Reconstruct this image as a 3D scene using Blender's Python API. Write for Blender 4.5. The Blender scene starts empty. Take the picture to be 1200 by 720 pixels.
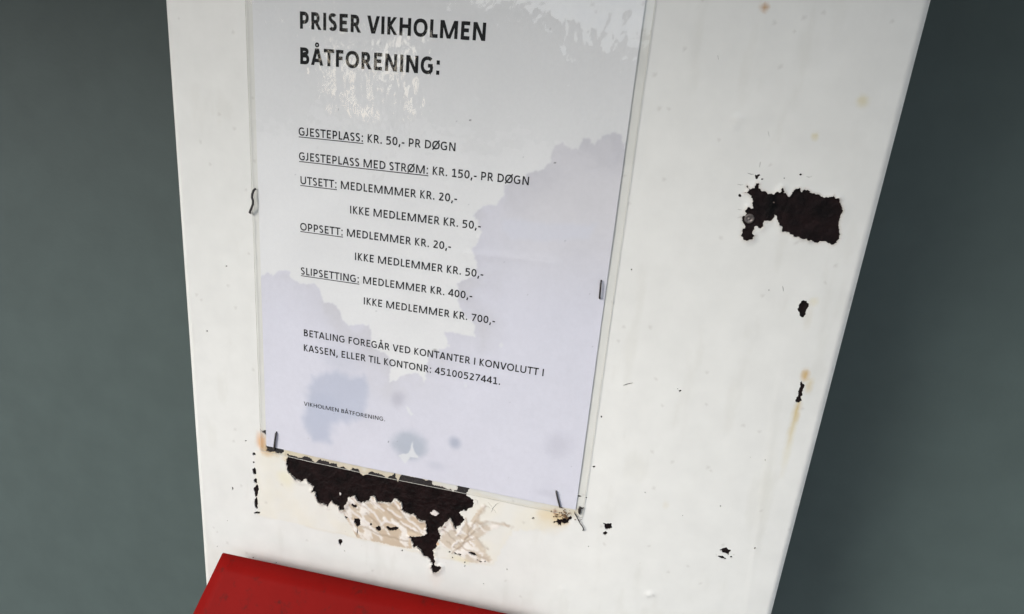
import bpy, bmesh, math, random
import numpy as np
from mathutils import Matrix, Vector
from mathutils.geometry import delaunay_2d_cdt
random.seed(7)
RNG = np.random.default_rng(7)
S = bpy.context.scene
C = S.collection

# ------------------------------------------------------------------ camera
# The board stands in the plane y = 0, facing -y. u runs right, v up, both in
# millimetres from the lower left corner of the printed sheet; Z0 is its height.
Z0 = 1.15
P = [713.101877, 0.282708603, 0.202849749, 0.118741729, -165.150207, 93.2380941, 411.059138]
def rot3(w):
    w = np.array(w, float); a = np.linalg.norm(w); k = w/a
    K = np.array([[0, -k[2], k[1]], [k[2], 0, -k[0]], [-k[1], k[0], 0]])
    return np.eye(3)+math.sin(a)*K+(1-math.cos(a))*K@K
RM = rot3(P[1:4]); T = np.array(P[4:7])
cen = -RM.T@T                                   # u, -v, depth into the board
camd = bpy.data.cameras.new('camera'); cam = bpy.data.objects.new('camera', camd); C.objects.link(cam)
def w3(X, Y, Z): return Vector((X, Z, -Y))
right, down, fwd = [w3(*RM[i]) for i in range(3)]
m = Matrix((right, -down, -fwd)).transposed().to_4x4()
m.translation = w3(*(cen/1000))+Vector((0, 0, Z0))
cam.matrix_world = m
camd.sensor_width = 36; camd.lens = P[0]/1200*36; camd.clip_start = 0.01; camd.clip_end = 200
S.camera = cam

# ------------------------------------------------------------------ light
SUN_EL, SUN_AZ = 31, 222                        # high overcast, from behind the viewer, a little left
W = bpy.data.worlds.new('World'); S.world = W; W.use_nodes = True
nt = W.node_tree; bg = nt.nodes['Background']
sky = nt.nodes.new('ShaderNodeTexSky'); sky.sky_type = 'NISHITA'; sky.sun_disc = False
sky.sun_elevation = math.radians(SUN_EL); sky.sun_rotation = math.radians(SUN_AZ)
sky.air_density = 1.0; sky.dust_density = 2.0; sky.ozone_density = 1.0
hs = nt.nodes.new('ShaderNodeHueSaturation'); hs.inputs['Saturation'].default_value = 0.7
nt.links.new(sky.outputs[0], hs.inputs['Color']); nt.links.new(hs.outputs[0], bg.inputs[0])
bg.inputs[1].default_value = 0.15
sd = bpy.data.lights.new('sun', 'SUN'); sd.energy = 1.3; sd.angle = math.radians(22); sd.color = (1, 0.985, 0.96)
sun = bpy.data.objects.new('sun', sd); C.objects.link(sun)
az = math.radians(SUN_AZ); el = math.radians(SUN_EL)
sdir = Vector((math.sin(az)*math.cos(el), math.cos(az)*math.cos(el), math.sin(el)))
sun.rotation_euler = sdir.to_track_quat('Z', 'Y').to_euler(); sun.location = (0, -3, 4)
S.view_settings.view_transform = 'Standard'; S.view_settings.look = 'None'
S.view_settings.gamma = 1; S.view_settings.exposure = 0.64
S.view_settings.use_curve_mapping = False

# ------------------------------------------------------------------ helpers
HM = np.diag([P[0], P[0], 1])@np.column_stack([RM@[1, 0, 0], RM@[0, -1, 0], T])
HI = np.linalg.inv(HM)
def sag(u): return -.0008*np.clip(np.asarray(u, float)-225, 0, None)**2      # bow added to darken the plate towards its right edge
def at_n(x, y, n_):
    d = RM.T@np.array([(x-600)/P[0], (y-360)/P[0], 1.0]); k = (-n_-cen[2])/d[2]; q = cen+d*k; return q[0], -q[1]
def at(x, y):                                   # point of the photograph -> point (u, v) of the board in mm
    u, v = at_n(x, y, 0)
    if u > 220:
        for _ in range(4): u, v = at_n(x, y, float(sag(u)))
    return u, v
def atl(pts): return [at(*p) for p in pts]
def wp(u, v, n=0.0): return Vector((u/1000, -n/1000, v/1000+Z0))

def mat(name, base, rough=0.5, metal=0.0, coat=0.0, spec=0.5, noise=None, bump=None, coat_rough=0.05):
    """noise = (scale, amount, detail); bump = (scale, distance_mm, strength)"""
    M = bpy.data.materials.new(name); M.use_nodes = True
    n = M.node_tree; b = n.nodes['Principled BSDF']
    b.inputs['Base Color'].default_value = (*base, 1); b.inputs['Roughness'].default_value = rough
    b.inputs['Metallic'].default_value = metal; b.inputs['Coat Weight'].default_value = coat
    b.inputs['Coat Roughness'].default_value = coat_rough
    b.inputs['Specular IOR Level'].default_value = spec
    tc = n.nodes.new('ShaderNodeTexCoord')
    if noise:
        nz = n.nodes.new('ShaderNodeTexNoise'); nz.inputs['Scale'].default_value = noise[0]; nz.inputs['Detail'].default_value = noise[2]
        n.links.new(tc.outputs['Object'], nz.inputs['Vector'])
        r = n.nodes.new('ShaderNodeMapRange'); r.inputs['From Min'].default_value = .3; r.inputs['From Max'].default_value = .7
        r.inputs['To Min'].default_value = 1-noise[1]; r.inputs['To Max'].default_value = 1+noise[1]
        n.links.new(nz.outputs['Fac'], r.inputs['Value'])
        mx = n.nodes.new('ShaderNodeVectorMath'); mx.operation = 'SCALE'; mx.inputs[0].default_value = base
        n.links.new(r.outputs[0], mx.inputs['Scale']); n.links.new(mx.outputs[0], b.inputs['Base Color'])
    if bump:
        bz = n.nodes.new('ShaderNodeTexNoise'); bz.inputs['Scale'].default_value = bump[0]; bz.inputs['Detail'].default_value = 6
        n.links.new(tc.outputs['Object'], bz.inputs['Vector'])
        bp = n.nodes.new('ShaderNodeBump'); bp.inputs['Distance'].default_value = bump[1]/1000; bp.inputs['Strength'].default_value = bump[2]
        n.links.new(bz.outputs['Fac'], bp.inputs['Height']); n.links.new(bp.outputs[0], b.inputs['Normal'])
    return M

def link(name, me, mt, parent=None, smooth=False):
    o = bpy.data.objects.new(name, me); C.objects.link(o)
    if mt is not None and not me.materials: me.materials.append(mt)
    if smooth: me.polygons.foreach_set('use_smooth', [True]*len(me.polygons))
    if parent is not None:
        o.parent = parent; o.matrix_parent_inverse = Matrix.Translation(-parent.location)
        if parent.type != 'EMPTY' or parent.parent:
            o.matrix_parent_inverse = Matrix.Identity(4)
    return o
def thing(name, label, cat, loc=(0, 0, 0), group=None):
    o = bpy.data.objects.new(name, None); C.objects.link(o); o.location = loc
    o.empty_display_size = 0.02
    o['label'] = label; o['category'] = cat
    if group: o['group'] = group
    return o
def tag(o, label, cat, group=None):
    o['label'] = label; o['category'] = cat
    if group: o['group'] = group
    return o
def mesh(name, vs, fs):
    me = bpy.data.meshes.new(name); me.from_pydata([tuple(v) for v in vs], [], fs); me.validate(); me.update(); return me
def box(name, u0, u1, v0, v1, n0, n1, bev=0.5):
    bm = bmesh.new(); bmesh.ops.create_cube(bm, size=1)
    for v in bm.verts:
        v.co = wp(u0+(v.co.x+.5)*(u1-u0), v0+(v.co.z+.5)*(v1-v0), n0+(v.co.y+.5)*(n1-n0))
    bmesh.ops.recalc_face_normals(bm, faces=bm.faces)
    if bev: bmesh.ops.bevel(bm, geom=bm.edges[:], offset=bev/1000, segments=2, affect='EDGES', profile=.6)
    me = bpy.data.meshes.new(name); bm.to_mesh(me); bm.free(); return me
def rough_line(pts, amp=.22, minlen=.9, closed=True, lim=.5):
    """break a traced outline up into small random steps"""
    pts = [np.array(p, float) for p in pts]; n = len(pts); out = []
    for i in range(n if closed else n-1):
        a, b = pts[i], pts[(i+1) % n]
        seg = [a, b]
        while True:
            new = []; done = True
            for p, q in zip(seg[:-1], seg[1:]):
                new.append(p); d = q-p; L = np.hypot(*d)
                if L > minlen:
                    done = False
                    k = max(-lim, min(lim, RNG.normal()*amp*L))
                    new.append((p+q)/2+np.array([-d[1], d[0]])/L*k)
            new.append(seg[-1]); seg = new
            if done: break
        out += seg[:-1]
    if not closed: out.append(pts[-1])
    return out
def blob(cx, cy, rx, ry, n=9, rotd=0, jag=.25):
    a = np.arange(n)/n*2*math.pi; r = 1+RNG.uniform(-jag, jag, n); c, s = math.cos(math.radians(rotd)), math.sin(math.radians(rotd))
    return [(cx+rx*R*math.cos(t)*c-ry*R*math.sin(t)*s, cy+rx*R*math.cos(t)*s+ry*R*math.sin(t)*c) for t, R in zip(a, r)]
def inside(U, V, poly):
    p = np.array(poly); r = np.zeros(U.shape, bool)
    x0, y0 = p.min(0); x1, y1 = p.max(0)
    sel = (U >= x0) & (U <= x1) & (V >= y0) & (V <= y1)
    us, vs = U[sel], V[sel]; rr = np.zeros(us.shape, bool); j = len(p)-1
    for i in range(len(p)):
        (xi, yi), (xj, yj) = p[i], p[j]
        if yi != yj:
            rr ^= ((yi > vs) != (yj > vs)) & (us < (xj-xi)*(vs-yi)/(yj-yi)+xi)
        j = i
    r[sel] = rr; return r
def dist(U, V, poly, closed=True):
    p = np.array(poly); d = np.full(U.shape, 1e9)
    for i in range(len(p) if closed else len(p)-1):
        a, b = p[i], p[(i+1) % len(p)]; e = b-a; L = (e@e)+1e-12
        t = np.clip(((U-a[0])*e[0]+(V-a[1])*e[1])/L, 0, 1)
        d = np.minimum(d, np.hypot(U-a[0]-t*e[0], V-a[1]-t*e[1]))
    return d
def ss(a, b, x):
    t = np.clip((x-a)/(b-a), 0, 1); return t*t*(3-2*t)
def vnoise(U, V, s, seed=0):                     # smooth value noise
    g = np.random.default_rng(seed).random((256, 256))
    x, y = np.asarray(U)/s+500, np.asarray(V)/s+500
    xi, yi = np.floor(x).astype(int), np.floor(y).astype(int); fx, fy = x-xi, y-yi
    fx = fx*fx*(3-2*fx); fy = fy*fy*(3-2*fy); G = lambda a, b: g[a % 256, b % 256]
    return (G(xi, yi)*(1-fx)+G(xi+1, yi)*fx)*(1-fy)+(G(xi, yi+1)*(1-fx)+G(xi+1, yi+1)*fx)*fy
def fbm(U, V, s, seed=0, o=4):
    r = 0; a = .5
    for k in range(o): r = r+a*vnoise(U, V, s/2**k, seed+k); a /= 2
    return r/(1-.5**o)
def colour_attr(me, cols):
    a = me.color_attributes.new('tone', 'FLOAT_COLOR', 'POINT')
    c = np.ones((len(cols), 4), np.float32); c[:, :3] = cols; a.data.foreach_set('color', c.ravel())
def lerp(c, col, w): return c*(1-w[:, None])+np.array(col)[None]*w[:, None]

# ------------------------------------------------------------------ setting
def sheet(name, vs, mt):
    o = link(name, mesh(name, vs, [(0, 1, 2, 3)]), mt); o['kind'] = 'structure'; return o
M_ground = mat('weathered_concrete', (.30, .29, .27), .9, noise=(6, .25, 8), bump=(40, 3, .5))
sheet('ground', [(-60, -60, 0), (60, -60, 0), (60, 60, 0), (-60, 60, 0)], M_ground)
M_wall = mat('dark_green_grey_paint', (.066, .093, .088), .6, noise=(34, .06, 8), bump=(300, .4, .35))
wall = link('wall', mesh('wall', [(-6, .16, 0), (6, .16, 0), (6, .16, 2.6), (-6, .16, 2.6), (-6, .3, 0), (6, .3, 0), (6, .3, 2.6), (-6, .3, 2.6)],
     [(0, 1, 2, 3), (5, 4, 7, 6), (3, 2, 6, 7), (4, 0, 3, 7), (1, 5, 6, 2)]), M_wall)
tag(wall, 'dark green grey painted wall behind the white board', 'wall')

# wooded slope added to darken the plastic film's reflection, leaving a gap of sky
na = 500; rows = 16; vs = []; fs = []
for i in range(na+1):
    a = math.radians(-88+176*i/na); ad = math.degrees(a)
    crest = 8.5+3*(fbm(np.array([ad]), np.array([0.]), 9, 301)[0]-.5)+3*(fbm(np.array([ad]), np.array([5.]), 1.4, 302, 5)[0]-.5)
    gap = math.exp(-((ad+24.6)/2.5)**4); g2 = max(math.exp(-((ad+28.6)/.55)**4), .0); gap = max(gap, g2); crest = crest-2.2*math.exp(-((ad+3)/2.2)**4); crest = crest*(1-gap)+gap*(-.1+1.2*abs(fbm(np.array([ad]), np.array([9.]), .9, 305, 4)[0]-.5)*2)
    for j in range(rows+1):
        t = j/rows; d = 38+10*t+1.5*(vnoise(ad, t*6, .8, 330+j)-.5)
        hh = (math.tan(math.radians(crest*t))*d)+1.37*t+.25*(vnoise(ad, t*6, .5, 360+j)-.5)*t
        vs.append((math.sin(a)*d+.22, -math.cos(a)*d, hh-.3*(1-t)))
for i in range(na):
    for j in range(rows): q = i*(rows+1)+j; fs.append((q, q+1, q+rows+2, q+rows+1))
o = link('added_hillside', mesh('added_hillside', vs, fs), mat('dark_foliage', (.07, .085, .06), .9, noise=(.9, .5, 8))); o['kind'] = 'structure'

tree = thing('tree', 'leafy tree added behind the viewer to darken the film reflection', 'tree', (-4.30, -9.6, 0))  # out of view, added to darken the film's reflection above the sky gap
rg = np.random.default_rng(5); vs = []; fs = []
for k in range(5200):
    q = rg.normal(size=3); q /= np.linalg.norm(q); rr = rg.random()**.45
    lump = 1+.28*math.sin(3.1*q[0]+1)*math.sin(4.3*q[2]+2)+.18*math.sin(9*q[0])*math.sin(8*q[2])
    cen_ = np.array([-4.30+1.75*q[0]*rr*lump, -9.6+1.1*q[1]*rr*lump, 3.36+1.28*q[2]*rr*lump])
    a = rg.normal(size=3); a /= np.linalg.norm(a); b_ = np.cross(a, rg.normal(size=3)); b_ /= np.linalg.norm(b_); sz = rg.uniform(.05, .12)
    n_ = len(vs)
    vs += [tuple(cen_-a*sz), tuple(cen_+b_*sz*.5), tuple(cen_+a*sz), tuple(cen_-b_*sz*.5)]; fs.append((n_, n_+1, n_+2, n_+3))
link('crown', mesh('crown', vs, fs), mat('tree_leaves', (.075, .095, .06), .8, noise=(3, .4, 4)), tree)
vs = []; fs = []
for j in range(9):
    z = j/8*3.1; rr = .16-.035*z
    for k in range(10): vs.append((-4.30+.1*math.sin(z*1.3)+rr*math.cos(k*.628), -9.6+rr*math.sin(k*.628), z))
for j in range(8):
    for k in range(10): fs.append((j*10+k, j*10+(k+1) % 10, (j+1)*10+(k+1) % 10, (j+1)*10+k))
link('trunk', mesh('trunk', vs, fs), mat('bark', (.12, .09, .07), .9, noise=(12, .3, 6)), tree)

# ------------------------------------------------------------------ the white board
U0, U1, VB, VT = -56.0, at_n(930, 620, -10.5)[0], -175.0, 420.0
TH = .42                                        # thickness of the paint coat, mm
board = thing('notice_board', 'white painted board with flaked paint showing dark rust', 'board', (.138, .03, Z0+VB/1000))

M_rust = mat('dark_rust', (.0065, .0028, .0028), .6, spec=.16, noise=(130, .9, 8), bump=(300, 1.4, 1.0))
for inp in ('Coat Weight',): M_rust.node_tree.nodes['Principled BSDF'].inputs[inp].default_value = 0
rust_nx = 200; rust_ny = 240
gx, gy = np.meshgrid(np.linspace(U0+4, U1-4, rust_nx), np.linspace(VB+4, VT-4, rust_ny))
gn = sag(gx)-.25+.5*(fbm(gx, gy, 9, 40)-.5)+.4*(fbm(gx, gy, 2.6, 50)-.5)
vs = [wp(a, b, c) for a, b, c in zip(gx.ravel(), gy.ravel(), gn.ravel())]
fs = [(j*rust_nx+i, j*rust_nx+i+1, (j+1)*rust_nx+i+1, (j+1)*rust_nx+i) for j in range(rust_ny-1) for i in range(rust_nx-1)]
link('rusty_face', mesh('rusty_face', vs, fs), M_rust, board, True)

M_paint_side = mat('white_paint_side', (.72, .74, .72), .4)
link('board_core', box('board_core', U0+.6, U1-.6, VB, VT, -26, -13, 1.2), M_paint_side, board)

# --- outlines traced where the paint has come off (photograph points)
hole_main = [(337.5,530.8),(345.8,533.7),(353,536),(358,534),(366,536),(366.7,539.7),(371,541),(376.7,538),(386,540),(386.7,543),(395,543),(396.7,547.5),(402.5,546),(406,549),(411.7,550),(413,547.5),(421,549),(423,555),(426.7,556.7),(431.7,556),(434,551.7),(444,554),(448,556),(451.7,559),(455,560),(457,557.5),(460,556.7),(462,554),(464.6,554.4),(464.7,560),(467,564.7),(470.4,557),(472.7,555.7),(488,558.7),(505,562.7),(506.7,567),(514.7,569),(522.7,572),(528,572.7),(532,576),(535.7,574),(537,569),(550,571.7),(549,576.7),(547,580.7),(554,584.7),(555,590.7),(554,595),(550,596),(547,599),(543,597.6),(538,600.7),(543,605),(544,610.7),(540,616),(537,617),(535,620.7),(533,617),(530.7,612),(527,607.7),(525,611),(521,612.7),(520.7,616),(514,618.7),(514.7,622),(517,626.7),(516,632),(512.7,635),(512,641),(507,645),(509,652),(510.7,657),(509.6,660.7),(516.7,663),(517,666),(512,670.7),(508,671),(506.7,666.7),(504.7,664.7),(507.6,661),(505,658.7),(504,655),(496,650.7),(493,644),(489,640),(484.7,641),(484.7,637),(482,633),(481,627),(490.7,628),(498.7,626),(501,625),(500,620),(498.7,612),(493,610.7),(488,605),(484,602),(480,602.7),(473,599),(471,597),(470.7,589),(466,584.7),(461,586),(459,590),(452,589),(442,587.5),(438,581),(434,582),(434,587),(428,589),(422.8,589),(419,586),(416.5,581),(409,582.6),(406.8,590),(404.7,594.4),(404,598),(398.5,598),(397.8,593),(390,589.6),(388.7,586.4),(386,590),(384.6,593.7),(375.6,590),(372,586.8),(370.7,581),(370,576.8),(365,576.4),(368,570),(363,566.7),(359.6,561.8),(356,561.8),(352.6,564.6),(345.7,560.4),(339.4,554.9),(336.7,550)]
hole_right = [(875,217.5),(877.5,221),(884,219),(885.6,215),(889,214.6),(889,218.5),(891,221.7),(898,225),(905,227.5),(913,226),(916.7,220),(918,226),(923,230),(928,226.7),(931,222.5),(936.7,220),(940,225),(943,221),(951.7,226.7),(960,228),(968,231),(977,229),(984,237),(987,250),(983,263),(985,275),(978,286),(969,284),(960,284),(953,283),(936.7,279),(928,275),(916,271),(916.7,266),(911,260),(907.5,251.7),(905,257.5),(896.7,259),(894,261.7),(895,265),(891.7,268),(884,266),(881.7,272.5),(885,276),(882.5,280),(876.7,282),(871,281),(868,276),(870,269),(873,266.7),(871,261.7),(871,253),(874,251.7),(873,246.7),(876,242.5),(882.5,244),(881,238),(881.7,233),(877.5,228),(871,226),(876.7,224)]
holes = [(hole_main, .22), (hole_right, .22)]
small = [
 [(412,591),(413,589.5),(416,591),(418.6,592),(418,595),(414,594)],
 [(402.6,604),(408,605.5),(406,609)],
 [(415.8,607),(422.8,609),(422.8,612.5),(419.3,618),(417,614),(415,611)],
 [(452.6,616.4),(459,618),(468.6,616.7),(467,620),(464.4,622),(457.5,622.5),(454,619.4)],
 [(396.7,633),(399,631.5),(401,632),(401,636),(399.5,639),(397,636)],
 [(532,646.7),(541,649),(540.7,651.9),(533,649.4)],
 [(549,646),(556,647),(561,651),(553,650)],
 [(559,655),(565,657.2),(565,658.5),(559,656.4)],
 [(305,502),(309,505),(313.5,504),(313.5,511),(309,507)],
 [(312,521.5),(316,520.8),(325,522.4),(333.5,525),(333,530),(331,531.5),(324,530.6),(318,530),(311,529),(314,526)],
 [(650,603.7),(653,607),(656,608.5),(660.7,607),(665,606),(669,603.7),(670.6,608),(667,609.5),(666.5,613),(663,613.6),(658,612),(657.7,616),(654,615),(653,612.4),(649,613),(648.4,611),(653,609.5)],
 [(677,580),(681.6,581.2),(681.4,582.2),(677,581.2)],
 [(707,612),(712,613),(717,613),(718,619),(712,620.6),(708.5,618)],
 [(938,355),(941,352),(945,352),(948,356),(945,363),(942,372),(937,370),(934,362)],
 [(939.4,446),(942,450),(940.4,459),(938.5,465),(940,469),(936.7,472),(932.5,471),(935,463),(936.4,455)],
 [(843,643.6),(847,641.8),(851,641),(857,645),(854,650.5),(847,648)],
 [(838,650),(847,651),(851.6,654.7),(843,653)],
 [(884.5,204.5),(887,205.5),(890.5,203),(891,206),(888.6,207.6),(887.5,210),(885,209)],
 [(879,535.6),(879.6,535.4),(879.8,536.2),(879.2,536.4)],
]
for s_ in small: holes.append((s_, .14))
for cx, cy, rx, ry in [(443.6,619,3.1,3),(435,614.6,1.3,1.6),(404,645.5,.7,.7),(527,646.5,1.5,1.1),(568.7,657.6,1.1,1),(545,658.7,1,1.1),(545,663,1,.8),(530.7,653,1,.9),
    (298.3,531.7,1.7,2),(297.8,541.5,1,1.3),(298.7,551.7,2.5,4.6),(300,563.3,2.1,3),(300.8,574.5,2.7,6.9),(301,590,2.2,7.4),(302,600.8,3.7,1.8),
    (288.7,516.3,.9,.8),(625,607,1.6,1.2),(687,583,.9,.8),(709.3,624.7,2.6,2.2),(867,229.5,1.9,2),(938,204.5,1.6,1.3),(919,209,.9,.8),(893,210,1.5,.9),
    (856.7,652.5,1.5,1.2),(860,650,.7,.6),(884.7,642,1.4,1),(844.4,593,1.1,.9),(896.7,539,.9,.7),(704.8,488.4,1.1,1.5),(696,547,1.7,1.5),(797,458,1.6,1.2),(794,455.5,.7,.6),
    (471.6,645,.8,1),(594.3,667,.8,.8),(567,684,.8,.8),(243,388,1,.8),(265.5,312,1.2,.8),(273,572,.9,2),(255,640,.7,.6),(267,610,.5,.5),(297,653.5,1,.8),(324,659.5,1,.8),
    (740,316,.8,1.2),(690,640,.8,.6),(800,604,.6,.6),(756,577,.7,.6),(362,662,.8,.5),(750,660,.5,.5),(901,340,.6,.8)]:
    holes.append((blob(cx, cy, rx, ry), .1))
# hairline cracks, as thin wedges
def crack(pts, w=.5):
    L = []; R = []; n = len(pts)
    for i, p in enumerate(pts):
        a = np.array(pts[max(0, i-1)]); b = np.array(pts[min(n-1, i+1)]); d = (b-a)/np.hypot(*(b-a))
        k = w*(.25+.75*math.sin(math.pi*(i+.35)/(n-.3))); L.append((p[0]-d[1]*k, p[1]+d[0]*k)); R.append((p[0]+d[1]*k, p[1]-d[0]*k))
    return L+R[::-1]
for pts, w in [([(730.3,451.6),(734,450.4),(738,449.4),(742,448.6)], .65), ([(891,190),(890,196),(893,186),(898,183)][:2], .3),
        ([(876,203),(880,204.4),(883.5,204.4)], .3), ([(864,216),(868,217),(871,216.6)], .22), ([(841,65),(842,70)], .3), ([(900,154),(901.2,160)], .25),
        ([(917,335),(917.6,338),(918,341.5)], .35), ([(864,245.5),(867,246),(870,246)], .2), ([(864,255),(868,254.4),(870,254)], .2),
        ([(945,207),(948,208),(952,206.4)], .22), ([(575.5,600.5),(577,598),(577.6,595.5),(580,593),(582,590.4),(586,588.6)], .28), ([(572,588),(574,590.5),(577,593.5)], .2), ([(578,596),(580,598),(581.4,601)], .18), ([(575,596),(572,593),(569,592.6)], .15),
        ([(555,584.8),(559.6,586),(560.4,591)], .3), ([(418.9,618.5),(419.6,621),(418.8,625),(418.4,628)], .5)]:
    holes.append((crack(pts, w), .0))
island = [(504,600.7),(507,599),(509,598),(511,599),(514.7,602),(512,604),(508,603.5),(505,602)]

def ring(poly, amp):
    q = atl(poly)
    return rough_line(q, amp, .75, lim=.45) if amp > 0 else q
rings = [ring(p, a) for p, a in holes]
isl = ring(island, .12)

# --- constrained triangulation of the paint coat
verts2 = []; edges2 = []
def add_loop(loop):
    b = len(verts2); verts2.extend([Vector(p) for p in loop]); n = len(loop)
    edges2.extend([(b+i, b+(i+1) % n) for i in range(n)])
outer = [(U0, VB)]+[(U0+(U1-U0)*i/60, VB) for i in range(1, 60)]+[(U1, VB)]+[(U1, VB+(VT-VB)*i/80) for i in range(1, 80)]+[(U1, VT), (U0, VT)]+[(U0, VT-(VT-VB)*i/80) for i in range(1, 80)]
add_loop(outer)
for r in rings: add_loop(r)
STEP = 1.55
GX, GY = np.meshgrid(np.arange(U0+1, U1-.6, STEP), np.arange(VB+1, VT-1, STEP))
GX = GX+RNG.uniform(-.3, .3, GX.shape); GY = GY+RNG.uniform(-.3, .3, GY.shape)
keep = np.ones(GX.shape, bool) & (GY < 305) & (GY > -170)
for r in rings: keep &= ~inside(GX, GY, r)
# extra points near the two big holes so the lifted rims are smooth
ex = []
for r in rings[:2]:
    a = np.array(r); d = np.roll(a, -1, 0)-np.roll(a, 1, 0); nrm = np.stack([d[:, 1], -d[:, 0]], 1)/(np.hypot(*d.T)[:, None]+1e-9)
    for k in (.5, 1.1): 
        for sg in (1, -1): ex.append(a[::2]+sg*k*nrm[::2])
ex = np.concatenate(ex); ke = np.ones(len(ex), bool)
for r in rings: ke &= ~inside(ex[:, 0], ex[:, 1], r)
FX, FY = np.meshgrid(np.arange(28, 148, .62), np.arange(-66, -6, .62)); FX = (FX+RNG.uniform(-.15, .15, FX.shape)).ravel(); FY = (FY+RNG.uniform(-.15, .15, FY.shape)).ravel()
kf = FY < -4-.10*(FX-28)*0
for r in rings: kf &= ~inside(FX, FY, r)
for a_, b_ in ((28, 48),): kf &= ~((FX < 48) & (FY > -14))
pts = np.concatenate([np.stack([GX[keep], GY[keep]], 1), ex[ke], np.stack([FX[kf], FY[kf]], 1)])
verts2.extend([Vector(p) for p in pts])
cv, ce, cf, *_ = delaunay_2d_cdt(verts2, edges2, [], 0, 1e-5)
cv = np.array([(v.x, v.y) for v in cv]); cf = np.array(cf)
cc = cv[cf].mean(1); bad = np.zeros(len(cf), bool)
for r in rings: bad |= inside(cc[:, 0], cc[:, 1], r)
cf = cf[~bad]
U, V = cv[:, 0], cv[:, 1]
# height of the paint: gentle waves, rims lifted where it peels
dh = np.full(len(U), 1e9)
near = (np.abs(U-60) < 75) & (V < 12) & (V > -80)
dh[near] = dist(U[near], V[near], rings[0]); nr2 = U > 255
dh[nr2] = np.minimum(dh[nr2], dist(U[nr2], V[nr2], rings[1]))
lift = ss(3.0, 0, dh)*(.1+.9*ss(.3, .75, fbm(U, V, 5, 11)))
lift *= np.where((V > -8) & (U < 150), .25, 1)
h = TH+.85*lift+.5*(fbm(U, V, 60, 3)-.5)+.05*(fbm(U, V, 8, 7)-.5)
def bumpat(x, y, r, a, asp=1.0):
    u, v = at(x, y); return a*np.exp(-(((U-u)/(r))**2+((V-v)/(r*asp))**2)**1.5)
h += bumpat(762, 696, 2.6, .9, .55)+bumpat(758.5, 698, 1.2, .5)+bumpat(864, 139, 3.0, .55, .6)+bumpat(860, 150, 1.5, .45)+bumpat(430, 670, 1.6, .4)+bumpat(660, 690, 2, .3)
h += .14*ss(2.2, 0, np.abs(U-(311.5+(66-np.minimum(V, 90))*.08)))*ss(140, 60, V)      # the shallow fold near the right edge
h -= .45*ss(0, 26, U-(312+(66-np.minimum(V, 90))*.08))**2                               # and the plate falling away beyond it
h += sag(U)
h -= 1.6*ss(U1-2.5, U1, U)+1.6*ss(U0+2.5, U0, U)
# residue of old tape: wrinkled film under the sheet
res_left = atl([(404,594),(406,588),(410,583.4),(416.5,581.4),(420,586),(425,589.5),(433,587.5),(438,581.5),(442,588),(452,590),(459,590.5),(463,586),(470,589),(471,597),(480,603),(488,605.5),(492,611),(499,612),(500,620),(500,626),(490,628),(481,628),(482,634),(483,643),(470,641),(440,634.4),(418.6,629.9),(410,614),(402,600)])
res_right = atl([(515,620),(521,613),(527,608),(531,613),(535,621),(541,617),(545,610),(550,613),(556,604),(566,590),(570,592),(560,606),(565,611),(571,609),(561,617),(575,614),(590,612.5),(600,617),(588,616),(572,622),(560,631),(566,640),(578,658),(560,660),(545,657),(532,646),(520,640),(515,632),(519,626)])
dL = np.where(inside(U, V, res_left), 1.0, 0.0); dR = np.where(inside(U, V, res_right), 1.0, 0.0)
resid = np.maximum(dL, dR)
th_ = math.radians(-38); A_ = U*math.cos(th_)+V*math.sin(th_); B_ = -U*math.sin(th_)+V*math.cos(th_)
rid = fbm(A_/1.9, B_, 3.4, 21, 5)
h += resid*(.03+.22*ss(.52, .75, rid))

c = np.tile(np.array([.725, .730, .695]), (len(U), 1))
big = fbm(U, V, 45, 60); c *= (1+.05*(big-.5))[:, None]
# faint cream area where old tape used to be
tape = rough_line(atl([(300,529),(340,527),(560,578),(650,600),(648,618),(600,622),(590,640),(578,662),(500,650),(420,631),(345,612),(303,603)]), .03, 3)
tin = inside(U, V, tape).astype(float)*(.55+.6*ss(.3, .7, fbm(U, V, 14, 31)))
c = lerp(c, (.74, .71, .60), np.clip(tin*.55, 0, 1))
dt = dist(U, V, tape); c = lerp(c, (.62, .56, .42), .22*ss(1.6, .2, dt)*ss(.35, .7, fbm(U, V, 11, 33)))
c = lerp(c, (.52, .41, .285), resid*.85*ss(.72, .45, rid)*np.where(dR > 0, .72, 1))
c = lerp(c, (.80, .76, .70), resid*.8*ss(.5, .62, rid))
def streak(pts, w, col, a, lift_=0):
    global c, h
    d = dist(U, V, rough_line(atl(pts), .12, 1.5, False), False); k = ss(w, w*.35, d)
    c = lerp(c, col, a*k); h = h+lift_*k
IV = (.80, .77, .73); BG = (.40, .32, .235)
for p_ in ([(427,592),(434,597),(441,604),(447,613)], [(406,594),(415,601),(424,608),(434,616)], [(470,611),(478,616),(487,621)], [(474,606),(484,612),(494,622)], [(410,585),(415,591),(419,595)],
           [(436,585),(441,592),(450,598)], [(455,596),(463,602),(470,606)], [(404,600),(411,608),(417,622)], [(424,590),(430,593)], [(463,588),(468,596)], [(447,615),(453,611),(466,614)]):
    streak(p_, 1.25, IV, .75, .12)
for p_ in ([(430,601),(437,608),(444,615)], [(447,594),(458,602),(468,610)], [(462,608),(478,619),(494,626)], [(425,617),(440,624),(478,634)], [(456,590),(466,597),(476,608)]):
    streak(p_, 1.1, BG, .6, -.1)
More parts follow.
